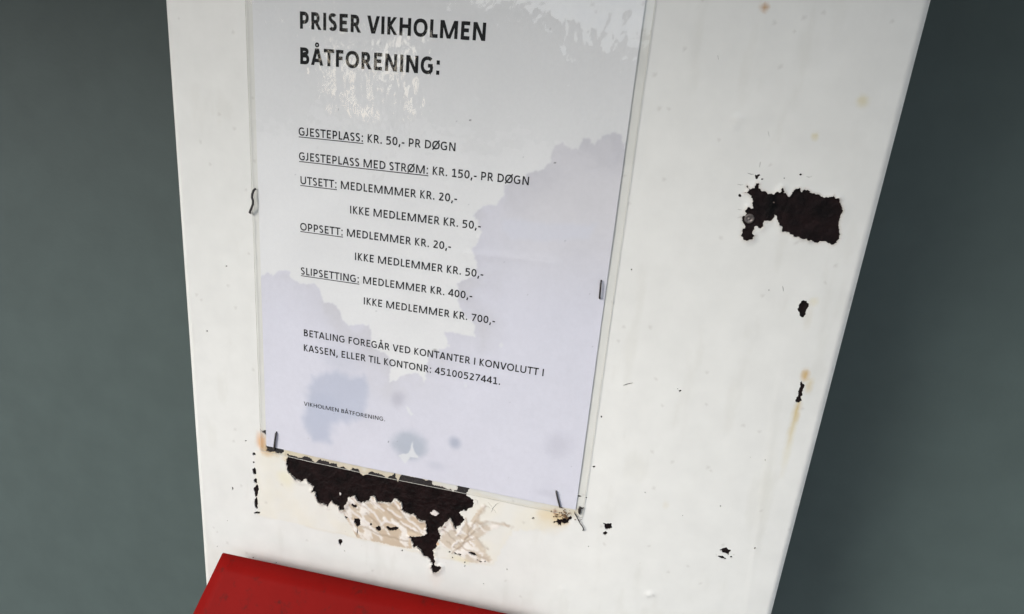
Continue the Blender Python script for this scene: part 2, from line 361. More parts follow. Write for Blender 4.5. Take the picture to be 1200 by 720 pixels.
for p_ in ([(530,648),(542,636),(549,626),(557,611),(563,601),(569,591)], [(545,631),(556,622),(567,614),(578,611),(590,612.5),(601,618)], [(557,611),(563,613.5),(571,610)], [(536,642),(547,634),(560,630),(563,636),(572,643)],
           [(546,607),(548,616),(549,626)], [(529,612),(533,622),(540,629)], [(520,620),(530,630),(542,640),(556,648),(574,658)], [(524,634),(533,641)]):
    streak(p_, .95, BG, .62, .15)
for p_ in ([(535,627),(540,621),(544,613)], [(530,640),(536,634)], [(551,634),(556,640),(565,650)], [(527,613),(531,620)]):
    streak(p_, 1.0, IV, .9, .2)
def stain(x, y, r, col, a, asp=1.0, ang=0.0, ns=.5):
    global c
    u, v = at(x, y); t = math.radians(ang); du, dv = U-u, V-v
    p = du*math.cos(t)+dv*math.sin(t); q = -du*math.sin(t)+dv*math.cos(t)
    d = np.sqrt((p/r)**2+(q/(r*asp))**2)+ns*(fbm(U, V, 4, int(x+y) % 97)-.5)
    c = lerp(c, col, a*ss(1, .15, d))
OC = (.50, .27, .09); DK = (.30, .14, .05)
stain(307, 517, 5, (.70, .40, .18), .9, 2.0); stain(313, 527, 6.5, (.58, .38, .16), .75); stain(322, 531, 6, (.62, .47, .24), .6, .6)
stain(345, 533, 14, (.70, .64, .40), .5, .5, -12)
stain(943, 440, 3.4, (.55, .36, .12), .9, 1.6); stain(948, 452, 3.0, (.62, .5, .26), .6, 2.2)
stain(934, 482, 1.9, (.55, .37, .12), .85, 5); stain(930, 495, 2.3, (.58, .47, .22), .7, 9); stain(925, 520, 3.0, (.66, .62, .47), .45, 9)
stain(896, 9, 2.9, (.46, .27, .11), .9); stain(955, 160, 2.6, (.60, .52, .24), .75); stain(1010, 120, 4, (.60, .52, .24), .5)
stain(655, 606, 8.5, (.60, .42, .18), .9); stain(640, 603, 7, (.68, .55, .34), .6); stain(672, 600, 6.5, (.66, .55, .32), .5); stain(645, 605, 16, (.72, .62, .42), .5)
stain(651, 599, 1.0, (.20, .03, .015), 1, 3.2, 0, .2); stain(662, 604, 1.8, (.16, .08, .03), .9); stain(668, 601, 1.4, (.22, .12, .04), .8)
stain(522, 617, 1.3, (.30, .09, .03), .95, .7); stain(513, 637, 1.7, (.66, .38, .17), .8)
stain(953, 354, 3.5, (.70, .66, .50), .6); stain(780, 592, 2.2, (.66, .62, .50), .4, 1.6); stain(540, 655, 10, (.74, .68, .45), .45, .4, -10)
stain(335, 560, 9, (.74, .70, .50), .5); stain(387, 587, 3.5, (.70, .62, .50), .45); stain(510, 672, 9, (.74, .66, .60), .4, 1.6)
stain(900, 560, 6, (.68, .68, .62), .4, 9, 5); stain(947, 372, 3, (.6, .56, .45), .3, 3)
stain(396, 588, 3, (.68, .58, .5), .4)
# dirt streaks and speckle
dirt = ss(.60, .78, fbm(U*2.2, V*.5, 18, 70, 5)); c = lerp(c, (.52, .51, .44), 0.14*dirt)
spk = (RNG.random(len(U)) > .9975) & (resid == 0); c = lerp(c, (.25, .22, .18), .22*spk)
c = lerp(c, (.42, .33, .25), .28*ss(1.3, 0, dh))
# brown tint along the covered upper rim of the hole
c = lerp(c, (.66, .58, .42), .8*ss(4.5, 1.0, dh)*((V > -9) & (U < 115) & (V < 0)))
top = np.stack([U, V, h], 1)
# rim faces down to the rust
from collections import Counter
ec = Counter()
for a, b, d in cf:
    for e in ((a, b), (b, d), (d, a)): ec[tuple(sorted(e))] += 1
bnd = []
for a, b, d in cf:
    for e in ((a, b), (b, d), (d, a)):
        if ec[tuple(sorted(e))] == 1: bnd.append(e)
vid = {}; V3 = [wp(*p) for p in top]; cols = list(c)
for e in bnd:
    for i in e:
        if i not in vid:
            V3.append(wp(*top[i])); cols.append(c[i])       # own vertices, so that the rim stays a hard edge
            vid[i] = len(V3); V3.append(wp(U[i], V[i], -26.1 if (U[i] < U0+.01 or U[i] > U1-.01 or V[i] < VB+.01 or V[i] > VT-.01) else float(sag(U[i]))-.9)); cols.append(c[i]*.9)
faces = [tuple(int(i) for i in f) for f in cf]
faces += [(vid[a]-1, vid[a], vid[b], vid[b]-1) for a, b in bnd]
me = bpy.data.meshes.new('paint_coat'); me.from_pydata([tuple(v) for v in V3], [], faces); me.update()
colour_attr(me, np.array(cols))
sm = [len(p.vertices) == 3 for p in me.polygons]; me.polygons.foreach_set('use_smooth', sm)

def tone_mat(name, rough, bumps=(), coat=0, grain=.03, gscale=300, coat_rough=.1, spec=.5, brush=0):
    M = mat(name, (1, 1, 1), rough, coat=coat, coat_rough=coat_rough, spec=spec); n = M.node_tree; b = n.nodes['Principled BSDF']
    a = n.nodes.new('ShaderNodeAttribute'); a.attribute_name = 'tone'
    tc = n.nodes.new('ShaderNodeTexCoord')
    nz = n.nodes.new('ShaderNodeTexNoise'); nz.inputs['Scale'].default_value = gscale; nz.inputs['Detail'].default_value = 6
    n.links.new(tc.outputs['Object'], nz.inputs['Vector'])
    r = n.nodes.new('ShaderNodeMapRange'); r.inputs['From Min'].default_value = .3; r.inputs['From Max'].default_value = .7
    r.inputs['To Min'].default_value = 1-grain; r.inputs['To Max'].default_value = 1+grain
    n.links.new(nz.outputs['Fac'], r.inputs['Value'])
    mx = n.nodes.new('ShaderNodeVectorMath'); mx.operation = 'SCALE'
    n.links.new(a.outputs['Color'], mx.inputs[0]); n.links.new(r.outputs[0], mx.inputs['Scale']); n.links.new(mx.outputs[0], b.inputs['Base Color'])
    prev = None
    for sc_, dmm, st in bumps:
        z = n.nodes.new('ShaderNodeTexNoise'); z.inputs['Scale'].default_value = sc_; z.inputs['Detail'].default_value = 4
        n.links.new(tc.outputs['Object'], z.inputs['Vector'])
        bp = n.nodes.new('ShaderNodeBump'); bp.inputs['Distance'].default_value = dmm/1000; bp.inputs['Strength'].default_value = st
        n.links.new(z.outputs['Fac'], bp.inputs['Height'])
        if prev: n.links.new(prev.outputs[0], bp.inputs['Normal'])
        prev = bp
    if brush:
        mp = n.nodes.new('ShaderNodeMapping'); mp.inputs['Scale'].default_value = (260, 260, 9)
        z = n.nodes.new('ShaderNodeTexNoise'); z.inputs['Scale'].default_value = 1.0; z.inputs['Detail'].default_value = 3
        n.links.new(tc.outputs['Object'], mp.inputs['Vector']); n.links.new(mp.outputs[0], z.inputs['Vector'])
        bp = n.nodes.new('ShaderNodeBump'); bp.inputs['Distance'].default_value = .00012; bp.inputs['Strength'].default_value = brush
        n.links.new(z.outputs['Fac'], bp.inputs['Height']); n.links.new(prev.outputs[0], bp.inputs['Normal']); prev = bp
    if prev: n.links.new(prev.outputs[0], b.inputs['Normal'])
    return M
M_paint = tone_mat('old_white_gloss_paint', .34, ((25, .8, .3), (180, .12, .5), (700, .05, .5)), grain=.03, gscale=70, brush=.4)
link('paint_coat', me, M_paint, board)

# loose chip of paint left inside the bare patch, and two crumbs
M_chip = mat('paint_chip', (.66, .62, .58), .5)
def plate(name, loop, n0, n1, mt, parent, tilt=0):
    n = len(loop); cu = sum(p[0] for p in loop)/n; cvv = sum(p[1] for p in loop)/n
    vs = [wp(cu, cvv, n1+.15)]+[wp(u, v, n1+tilt*(u-cu)) for u, v in loop]+[wp(u, v, n0) for u, v in loop]
    fs = [(0, 1+i, 1+(i+1) % n) for i in range(n)]+[(1+i, 1+n+i, 1+n+(i+1) % n, 1+(i+1) % n) for i in range(n)]
    return link(name, mesh(name, vs, fs), mt, parent)
plate('paint_chip', isl, -.6, .35, M_chip, board, .08)
plate('paint_chip', ring([(397.8,577.5),(399.5,578),(399.7,580),(398.6,580.4)], .1), -.6, .3, M_chip, board)
plate('paint_chip', ring([(905,236),(906.4,236.2),(906,237.6),(904.8,237.2)], .1), -.6, .2, mat('rust_crumb', (.12, .09, .08), .8), board)

# screw head sunk into the bare patch on the right
M_screw = mat('dull_screw', (.16, .14, .13), .42, metal=.7, noise=(900, .5, 5), bump=(1500, .15, .6))
def lathe(name, u, v, prof, mt, parent, seg=28):
    vs = []; fs = []
    for r, n in prof:
        for k in range(seg):
            a = 2*math.pi*k/seg; vs.append(wp(u+r*math.cos(a), v+r*math.sin(a), n+float(sag(u))))
    for j in range(len(prof)-1):
        for k in range(seg):
            fs.append((j*seg+k, j*seg+(k+1) % seg, (j+1)*seg+(k+1) % seg, (j+1)*seg+k))
    return link(name, mesh(name, vs, fs), mt, parent, True)
su, sv = at(878, 256.5)
lathe('screw_head', su, sv, [(2.5, -.6), (2.45, .15), (2.1, .42), (1.5, .38), (1.1, .05), (.7, .0), (.4, .25), (.001, .3)], M_screw, board)

# the eave out of view over the board, added to shade its upper part
M_eave = mat('weathered_boarding', (.23, .19, .15), .75, noise=(9, .25, 6))
ev = link('added_eave', box('added_eave', -1500, 1700, VT+150, VT+178, -159, 430, 2), M_eave); ev['kind'] = 'structure'

# ------------------------------------------------------------------ the laminated notice
notice = thing('laminated_notice', 'laminated price list with black printed text stapled to the white board', 'notice', wp(105, 0, 1.5))
light = atl([(240,-120),(830,-120),(737,150),(732,175),(728,157.5),(720.6,154.8),(712.8,157.5),(701,163.3),(697,170),(691.4,162.6),(683.6,162),(677.8,175),(668,173),(660,166.5),(648.6,175),(646,190.6),(633,200),(623,202),(613.6,210),(602,212),(591.5,216),(592,227.5),(582.5,241),(573,240),(563,245),(555,253),(561,260.6),(566,272),(561,284),(554,293.6),(559,305),(560,322),(546,327),(536,332),(539,340),(537,352),(546,370),(557,380),(558,394),(544,392),(522,388),(525,398),(528,406),(520,408),(508,412),(503,414),(501,437),(498,447),(491,436),(480,437),(469,441),(466,445),(458,447),(459,435),(461,425),(455,415),(440,408),(436,400),(437,391),(434,380),(424,379.5),(410.6,381),(403,373.6),(399,362),(391,354),(381,354),(377.5,342.5),(371.7,332.8),(362,332.8),(352,331),(342.5,325),(340.6,317),(329,316.5),(321,323),(315,319),(305,327),(240,335)])
# round the lobes a little: damp fronts are scalloped
def lobes(poly):
    p = [np.array(q) for q in poly]; out = []
    for i in range(len(p)):
        a, b = p[i], p[(i+1) % len(p)]; d = b-a; L = np.hypot(*d)
        out.append(a)
        if 1.5 < L < 15:
            nrm = np.array([-d[1], d[0]])/L
            for t in (.25, .5, .75): out.append(a+d*t+nrm*(-.03*L*math.sin(math.pi*t)+RNG.normal()*.38))
    return out
light = rough_line(lobes(light), .13, .8, lim=.35)
GS = .6
NU, NV = int(210/GS)+1, int(297/GS)+1
gu, gv = np.meshgrid(np.linspace(0, 210, NU), np.linspace(0, 297, NV))
U, V = gu.ravel(), gv.ravel()
def sheet_height(U, V):
    e = np.minimum.reduce([U, 210-U, V, 297-V])
    h = 1.25+1.2*ss(0, 40, U)*ss(210, 170, U)*fbm(U, V, 70, 5)+.25*(fbm(U, V, 22, 9)-.5)
    h += .28*np.exp(-((V-150-.03*(U-150))/2.6)**2)*ss(120, 135, U)*ss(188, 176, U)          # the small horizontal crease
    h += .5*np.exp(-(((U-72)/26)**2+((V-22)/20)**2))*(1+.6*np.sin(U/9)*np.cos(V/7))
    h += .10*(fbm(U, V, 7, 15)-.5)*ss(190, 225, V)
    return h
SH = sheet_height(U, V)
c = np.tile(np.array([.675, .68, .76]), (len(U), 1)); c = lerp(c, (.665, .66, .69), ss(115, 190, V)*ss(130, 170, U)*.85)                                       # damp, bluish paper
lm_ = inside(U, V, light).astype(float); dl = dist(U, V, light)
sd_ = np.where(lm_ > 0, dl, -dl)
lw = ss(-.7, .7, sd_)
c = lerp(c, (.60, .60, .645), .7*(1-lw)*ss(22, 0, -sd_)*(.4+.9*ss(.3, .7, fbm(U, V, 16, 202))))
c *= (1+.05*(fbm(U, V, 3, 203)-.5)*(1-lw))[:, None]                                     # the wet front is darkest
dry = np.array([.765, .775, .785])
c = c*(1-lw[:, None])+dry*lw[:, None]
# the front fades out low on the left and in the middle
c *= (1+.06*(fbm(U, V, 35, 80)-.5))[:, None]
def spot(x, y, r, col, a, asp=1., ang=0., soft=.9, ns=.5, s=7):
    global c
    u, v = at(x, y); t = math.radians(ang); du, dv = U-u, V-v
    p = du*math.cos(t)+dv*math.sin(t); q = -du*math.sin(t)+dv*math.cos(t)
    d = np.sqrt((p/r)**2+(q/(r*asp))**2)+ns*(fbm(U, V, s, int(x*3+y) % 91)-.5)
    c = lerp(c, col, a*ss(1, 1-soft, d))
def patch(pts, col, a, w=1.5, amp=.1, ns=0):
    global c
    p = rough_line(atl(pts), amp, 2.0, lim=.8); d = dist(U, V, p); d = np.where(inside(U, V, p), d, -d)
    if ns: d = d+ns*(fbm(U, V, 9, 66)-.5)
    c = lerp(c, col, a*ss(-w/2, w/2, d))
BL = (.43, .475, .60)
patch([(366,438),(395,434),(412,442),(428,438),(432,462),(430,486),(408,494),(390,498),(389,517),(368,515),(356,490),(362,470)], BL, .62, 6, .12, 5)
patch([(362,466),(380,458),(400,470),(398,498),(388,515),(370,513),(357,488)], BL, .25, 7, .1, 5)
spot(468, 467, 6.5, (.42, .42, .50), .55, 1.2); spot(482, 520, 15, (.42, .47, .55), .78, .9, 0, .6, .35); spot(534, 517, 6.2, (.38, .42, .53), .75, 1.05, 0, .85, .2)
spot(512, 545, 9, (.52, .54, .63), .4, .6); spot(654, 520, 12, (.5, .5, .58), .45, 1.2)
spot(640, 577, 10, (.52, .52, .6), .35, .4); spot(400, 420, 20, (.52, .55, .64), .35, .6, -10)
WH = (.74, .76, .79)
patch([(485,516),(487,527),(492,535),(482,534),(476,542),(473,538),(468,532),(480,529)], WH, .9, .9, .06)
patch([(477,474),(480,476),(486,484),(483,486),(479,481)], WH, .85, .8, .05)
patch([(545,450),(547,448),(549,452),(546,453)], WH, .6, .9, .05); patch([(588,400),(591,403),(588,407),(585,404)], WH, .6, .9, .05)
patch([(590,258),(640,262),(700,262),(690,280),(600,281),(590,270)], (.66, .68, .77), .5, 4, .05)
spot(511, 410, 2.2, (.2, .2, .2), .7, .8); spot(552, 141.5, .8, (.04, .04, .04), 1, .6, -20, .5, .1)
spot(651, 191, .6, (.08, .08, .08), .9, 1, 0, .5, .1); spot(457, 516, .6, (.1, .12, .15), .8, 1.2, 0, .5, .1)
for k in range(26):
    spot(RNG.uniform(320, 700), RNG.uniform(20, 560), RNG.uniform(.35, .6), (.25, .26, .3), .5, 1, 0, .5, .1)
fi = np.arange(NU*NV).reshape(NV, NU)
quads = np.stack([fi[:-1, :-1], fi[:-1, 1:], fi[1:, 1:], fi[1:, :-1]], -1).reshape(-1, 4)
def grid_mesh(name, U, V, N, quads):
    me = bpy.data.meshes.new(name); n = len(U); me.vertices.add(n)
    co = np.stack([U/1000, -N/1000, V/1000+Z0], 1).astype(np.float32); me.vertices.foreach_set('co', co.ravel())
    me.loops.add(quads.size); me.loops.foreach_set('vertex_index', quads.ravel().astype(np.int32))
    me.polygons.add(len(quads)); me.polygons.foreach_set('loop_start', np.arange(0, quads.size, 4, dtype=np.int32))
    me.update(calc_edges=True); me.validate(); return me
M_sheet = tone_mat('printer_paper', .75, ((700, .04, .4),), grain=.012, gscale=500, spec=.2)
me = grid_mesh('paper', U, V, SH, quads); colour_attr(me, c)
# thin edge so that the sheet has thickness
link('paper', me, M_sheet, notice, True)

# clear plastic film, wider than the paper
FL, FR, FB, FT = -4.2, 214.6, -4.6, 301
fu, fv = np.meshgrid(np.linspace(FL, FR, 340), np.linspace(FB, FT, 440))
Uf, Vf = fu.ravel(), fv.ravel()
inn = (Uf > -.3) & (Uf < 210.3) & (Vf > -.3)
Hf = sheet_height(np.clip(Uf, 0, 210), np.clip(Vf, 0, 297))+.22
dm = np.maximum.reduce([-Uf, Uf-210, -Vf, np.zeros_like(Uf)])
Hf = Hf-.18*ss(0, 1.2, dm)
# air pockets: the film stands off the paper and ripples
def pocket(x, y, r, a, asp=1.):
    u, v = at(x, y); return a*np.exp(-(((Uf-u)/r)**2+((Vf-v)/(r*asp))**2))
wr = fbm(Uf, Vf*.45, 5, 90, 4)-.5
Hf += pocket(440, 108, 14, .35, .9)*(.4+1.5*wr)+pocket(376, 120, 6, .5, 1.6)*(.5+1.6*wr)+pocket(495, 140, 8, .5)*(.5+1.6*wr)
Hf += .07*ss(185, 235, Vf)*wr+.10*wr*ss(20, 60, Vf)
q2 = np.arange(340*440).reshape(440, 340)
quads2 = np.stack([q2[:-1, :-1], q2[:-1, 1:], q2[1:, 1:], q2[1:, :-1]], -1).reshape(-1, 4)
me = grid_mesh('plastic_film', Uf, Vf, Hf, quads2)
M_film = bpy.data.materials.new('laminate_film'); M_film.use_nodes = True
n = M_film.node_tree; n.nodes.clear()
out = n.nodes.new('ShaderNodeOutputMaterial'); tr = n.nodes.new('ShaderNodeBsdfTransparent'); tr.inputs[0].default_value = (.975, .975, .965, 1)
gl = n.nodes.new('ShaderNodeBsdfGlossy'); gl.inputs['Roughness'].default_value = .035; gl.inputs['Color'].default_value = (1, 1, 1, 1)
df = n.nodes.new('ShaderNodeBsdfDiffuse'); df.inputs[0].default_value = (.75, .76, .74, 1)
lw_ = n.nodes.new('ShaderNodeLayerWeight'); pw = n.nodes.new('ShaderNodeMath'); pw.operation = 'POWER'; pw.inputs[1].default_value = 5
fr = n.nodes.new('ShaderNodeMath'); fr.operation = 'MULTIPLY_ADD'; fr.inputs[1].default_value = .9; fr.inputs[2].default_value = .06
n.links.new(lw_.outputs['Facing'], pw.inputs[0]); n.links.new(pw.outputs[0], fr.inputs[0])
mx1 = n.nodes.new('ShaderNodeMixShader'); mx2 = n.nodes.new('ShaderNodeMixShader')
mx1.inputs[0].default_value = .012
n.links.new(tr.outputs[0], mx1.inputs[1]); n.links.new(df.outputs[0], mx1.inputs[2])
n.links.new(fr.outputs[0], mx2.inputs[0]); n.links.new(mx1.outputs[0], mx2.inputs[1]); n.links.new(gl.outputs[0], mx2.inputs[2])
n.links.new(mx2.outputs[0], out.inputs['Surface'])
film = link('plastic_film', me, M_film, notice, True)
# the sealed rim of the film: a slightly raised lip along three sides
M_rim = mat('film_rim', (.62, .61, .55), .25, coat=.3)
def tube(name, pts, r, mt, parent=None, seg=8, taper=None):
    vs = []; fs = []; pts = [Vector(p) for p in pts]; n = len(pts)
    for i, p in enumerate(pts):
        d = (pts[min(n-1, i+1)]-pts[max(0, i-1)]).normalized()
        a = d.cross(Vector((.31, .72, .62))).normalized(); b = d.cross(a)
        rr = r[i] if isinstance(r, (list, tuple)) else r
        for k in range(seg):
            t = 2*math.pi*k/seg; vs.append(p+(a*math.cos(t)+b*math.sin(t))*rr/1000)
    for i in range(n-1):
        for k in range(seg): fs.append((i*seg+k, i*seg+(k+1) % seg, (i+1)*seg+(k+1) % seg, (i+1)*seg+k))
    fs.append(tuple(range(seg))[::-1]); fs.append(tuple((n-1)*seg+k for k in range(seg)))
    return link(name, mesh(name, vs, fs), mt, parent, True)
def edge_h(u, v): return float(sheet_height(np.array([min(max(u, 0), 210)]), np.array([min(max(v, 0), 297)]))[0])
for pts in ([(FR, FB+(FT-FB)*i/60) for i in range(61)], [(FL, FB+(FT-FB)*i/60) for i in range(61)], [(FL+(FR-FL)*i/60, FB) for i in range(61)]):
    tube('film_rim', [wp(u, v, edge_h(u, v)+.02) for u, v in pts], .13, M_rim, notice, 6)

# ---- the printing: letters drawn as pen strokes of a plain humanist face, cap height 1
ADV = dict(A=1185, B=1114, C=1092, D=1260, E=1000, F=941, G=1292, H=1276, I=516, J=653, K=1064, L=861, M=1751, N=1322, O=1356, P=1058, R=1112, S=941, T=998, U=1314, V=1162)
ADV['Å'] = 1185; ADV['Ø'] = 1362; ADV.update({ch: 1038 for ch in '0123456789'}); ADV.update({',': 511, '.': 517, ':': 548, '-': 627, ' ': 463})
def arc(cx, cy, rx, ry, a0, a1, n=14, p=2.25):
    o = []
    for i in range(n+1):
        t = math.radians(a0+(a1-a0)*i/n); cs, sn = math.cos(t), math.sin(t)
        o.append((cx+rx*math.copysign(abs(cs)**(2/p), cs), cy+ry*math.copysign(abs(sn)**(2/p), sn)))
    return o
def glyph(ch, w):
    """-> list of ('s', polyline) stroked with width w and ('p', polygon)"""
    A = ADV[ch]/1294; h = w/2; l = (.118 if w < .18 else .105)+h; O = []
    s = lambda *p: O.append(('s', list(p)))
    def dia(x0, y0, x1, y1, k=1.06): O.append(('p', [(x0-h*k, y0), (x0+h*k, y0), (x1+h*k, y1), (x1-h*k, y1)]))
    if ch in 'AÅ':
        m = A/2; dia(.02+h*1.06, 0, m-.02, 1); dia(A-.02-h*1.06, 0, m+.02, 1); s((.24, .29), (A-.24, .29))
        if ch == 'Å': O.append(('t', arc(m, 1.2, .10, .10, 0, 360, 14, 2)))
    elif ch == 'B':
        s((l, 0), (l, 1)); r = A-.10-h
        s(*([(l, 1-h)]+arc(l+.22, .755+h*.1, r-l-.27, .245-h*1.1, 90, -90, 10)+[(l, .51+h*.0)]))
        s(*([(l, .51)]+arc(l+.25, .255+h*.5, r-l-.25, .255-h*.5, 90, -90, 10)+[(l, h)]))
    elif ch == 'D':
        s((l, 0), (l, 1)); s(*([(l, 1-h)]+arc(l+.18, .5, A-.08-h-l-.18, .5-h, 90, -90, 16)+[(l, h)]))
    elif ch in 'EF':
        s((l, 0), (l, 1)); s((l, 1-h*.9), (A-.1, 1-h*.9)); s((l, .52), (A-.16, .52))
        if ch == 'E': s((l, h*.9), (A-.1, h*.9))
    elif ch == 'G':
        c0 = (A-.02)/2+.02; s(*(arc(c0, .5, c0-.055-h, .51-h, 48, 330, 22)+[(A-.13-h, .10+h*.2), (A-.13-h, .5)])); s((c0+.03, .48), (A-.13, .48))
    elif ch == 'H': s((l, 0), (l, 1)); s((A-l, 0), (A-l, 1)); s((l, .53), (A-l, .53))
    elif ch == 'I': s((A/2, 0), (A/2, 1))
    elif ch == 'J': x = A-.135-h; s(*([(x, 1), (x, .3)]+arc(x-.2, .25, .2, .25-h, 0, -105, 8)))
    elif ch == 'K': s((l, 0), (l, 1)); dia(l+.05, .49, A-.09-h, 1); dia(A-.03-h*1.1, 0, l+.06, .55)
    elif ch == 'L': s((l, 0), (l, 1)); s((l, h*.9), (A-.04, h*.9))
    elif ch == 'M':
        s((l, 0), (l, 1)); s((A-l, 0), (A-l, 1)); dia(A/2-.02, 0, l+.05, 1, .95); dia(A/2+.02, 0, A-l-.05, 1, .95)
    elif ch == 'N': s((l, 0), (l, 1)); s((A-l, 0), (A-l, 1)); dia(A-l-.03, 0, l+.03, 1)
    elif ch in 'OØ':
        O.append(('r', arc(A/2, .5, A/2-.055-h, .51-h, 0, 360, 30)))
        if ch == 'Ø': s((.12, -.08), (A-.12, 1.08))
    elif ch in 'PR':
        s((l, 0), (l, 1)); b = .40 if ch == 'P' else .455; r = A-(.08 if ch == 'P' else .16)-h; m = (1-h+b)/2
        s(*([(l, 1-h)]+arc(l+.2, m, r-l-.2, (1-h-b)/2, 90, -90, 12)+[(l, b)]))
        if ch == 'R': dia(A-.03-h*1.1, 0, A*.50, b, 1.1)
    elif ch == 'S':
        x0, x1 = .07+h, A-.08-h; cx = (x0+x1)/2; rx = (x1-x0)/2
        s(*(arc(cx, .735, rx, .265-h*.9, 30, 200, 12)+[(cx-.04, .535), (cx+.10, .465)]+arc(cx, .265, rx, .265-h*.9, 20, -150, 12)))
    elif ch == 'T': s((A/2, 0), (A/2, 1)); s((.02, 1-h*.9), (A-.02, 1-h*.9))
    elif ch == 'U': s(*([(l-.01, 1), (l-.01, .4)]+arc(A/2, .38, A/2-l+.01, .39-h, 180, 360, 14)+[(A-l+.01, 1)]))
    elif ch == 'V': dia(A/2-.02, 0, .02+h*1.06, 1); dia(A/2+.02, 0, A-.02-h*1.06, 1)
    elif ch == '0': O.append(('r', arc(A/2, .49, A/2-.07-h, .5-h, 0, 360, 24)))
    elif ch == '1': s((A/2+.03, 0), (A/2+.03, .98)); s((.14, h*.9), (A-.09, h*.9)); s((.15, .80), (A/2+.03, .95))
    elif ch == '2': s(*(arc(A/2-.03, .72, A/2-.14-h*.4, .27-h, 150, -25, 10)+[(.12+h, h*1.2)])); s((.10, h*.9), (A-.10, h*.9))
    elif ch == '4': s((A-.24, 0), (A-.24, .98)); s((.05, .26), (A-.04, .26)); s((A-.25, .96), (.08, .26))
    elif ch == '5': s((A-.14, .98-h*.9), (.17, .98-h*.9)); s(*([(.17+h*.4, .96), (.17+h*.3, .56)]+arc(.34, .315, A-.44-h, .285-h*.3, 95, -90, 12)+[(.11, .05)]))
    elif ch == '7': s((.09, .98-h*.9), (A-.08, .98-h*.9)); s((A-.13, .95), (.27, 0))
    elif ch == '.': s((A/2, 0), (A/2, w*1.15))
    elif ch == ':': s((A/2, 0), (A/2, w*1.15)); s((A/2, .58), (A/2, .58+w*1.15))
    elif ch == ',': s((A/2+.03, w*1.1), (A/2-.06, -.18))
    elif ch == '-': s((.07, .36), (A-.07, .36))
    return O, A
def ribbon(pts, w, closed):
    P_ = [np.array(p, float) for p in pts]
    if closed: P_ = P_[:-1]
    n = len(P_); L = []; R = []
    for i in range(n):
        a = P_[i-1] if (i > 0 or closed) else None; b = P_[(i+1) % n] if (i < n-1 or closed) else None
        d1 = (P_[i]-a) if a is not None else (b-P_[i]); d2 = (b-P_[i]) if b is not None else d1
        d1 = d1/(np.hypot(*d1)+1e-9); d2 = d2/(np.hypot(*d2)+1e-9); t = d1+d2; t = t/(np.hypot(*t)+1e-9)
        nn = np.array([-t[1], t[0]]); k = w/2/max(.55, abs(nn@np.array([-d1[1], d1[0]])))
        L.append(P_[i]+nn*k); R.append(P_[i]-nn*k)
    return L, R
M_ink = mat('black_toner', (.006, .006, .008), .6, spec=.1)
def print_line(text, u0, u1, v, cap, w, name='printed_line', under=None, v_slope=0.0):
    adv = [ADV[ch]/1294 for ch in text]; total = sum(adv); ink0 = .135; ink = total-.135-.08
    sx = (u1-u0)/(ink*cap)
    vs = []; fs = []; x = -ink0; zc = 0; where = []
    for ch, a in zip(text, adv):
        where.append(x)
        if ch != ' ':
            O, _ = glyph(ch, w)
            for kind, pts in O:
                zc = (zc+1) % 12
                if kind == 'p': polys = [[pts[0], pts[1], pts[2], pts[3]]]
                else:
                    L, R = ribbon(pts, w if kind != 't' else min(w, .16)*.62, kind in 'rt'); m_ = len(L); polys = []
                    for i in range(m_ if kind in 'rt' else m_-1):
                        j = (i+1) % m_; polys.append([L[i], L[j], R[j], R[i]])
                for q in polys:
                    b = len(vs)
                    for p in q:
                        u = u0+(x+p[0])*cap*sx; vv = v+p[1]*cap
                        vs.append((u, vv, .05+zc*.005))
                    fs.append(tuple(range(b, b+len(q))))
        x += a
    where.append(x)
    A = np.array(vs); hh = sheet_height(A[:, 0], A[:, 1])
    o = link(name, mesh(name, [wp(a, b, c_+h_) for (a, b, c_), h_ in zip(vs, hh)], fs), M_ink, notice)
    if under:
        ue = u0+(where[under]-.05)*cap*sx; us = u0-.3; n_ = 24; vs = []; fs = []
        for i in range(n_+1):
            u = us+(ue-us)*i/n_; hh = float(sheet_height(np.array([u]), np.array([v]))[0])+.05
            vs += [wp(u, v-.13*cap, hh), wp(u, v-.13*cap-.11*cap, hh)]
        fs = [(2*i, 2*i+1, 2*i+3, 2*i+2) for i in range(n_)]
        link('underline', mesh('underline', vs, fs), M_ink, o)
    return o
R_, B_ = .168, .212
lines = [('PRISER VIKHOLMEN', 354, 570, 260.5, 8.6, B_, None, (34.4, 50.8)), ('BÅTFORENING:', 354.4, 516.5, 242.6, 8.6, B_, None, (75.6, 90)),
 ('GJESTEPLASS: KR. 50,- PR DØGN', 352.6, 535, 204.6, 4.5, R_, 12, (159, 177.6)), ('GJESTEPLASS MED STRØM: KR. 150,- PR DØGN', 353, 620.5, 190.95, 4.5, R_, 22, (187.6, 217.6)),
 ('UTSETT: MEDLEMMMER KR. 20,-', 354.2, 536.3, 177.4, 4.5, R_, 7, (215.6, 237)), ('IKKE MEDLEMMER KR. 50,-', 412, 564, 163.9, 4.5, R_, None, (250, 269)),
 ('OPPSETT: MEDLEMMER KR. 20,-', 354.4, 529.3, 150.3, 4.5, R_, 8, (269.6, 292)), ('IKKE MEDLEMMER KR. 50,-', 417.6, 567, 136.8, 4.5, R_, None, (304.4, 322.6)),
 ('SLIPSETTING: MEDLEMMER KR. 400,-', 355, 554, 123.25, 4.5, R_, 12, (321, 349.6)), ('IKKE MEDLEMMER KR. 700,-', 428, 580.6, 110.4, 4.5, R_, None, (356, 379)),
 ('BETALING FOREGÅR VED KONTANTER I KONVOLUTT I', 358, 637.8, 83.7, 4.5, R_, None, (393, 438)), ('KASSEN, ELLER TIL KONTONR: 45100527441.', 358, 587.2, 73.7, 4.5, R_, None, (410.4, 449)),
 ('VIKHOLMEN BÅTFORENING.', 358.4, 453, 35.8, 2.75, .155, None, (474, 493))]
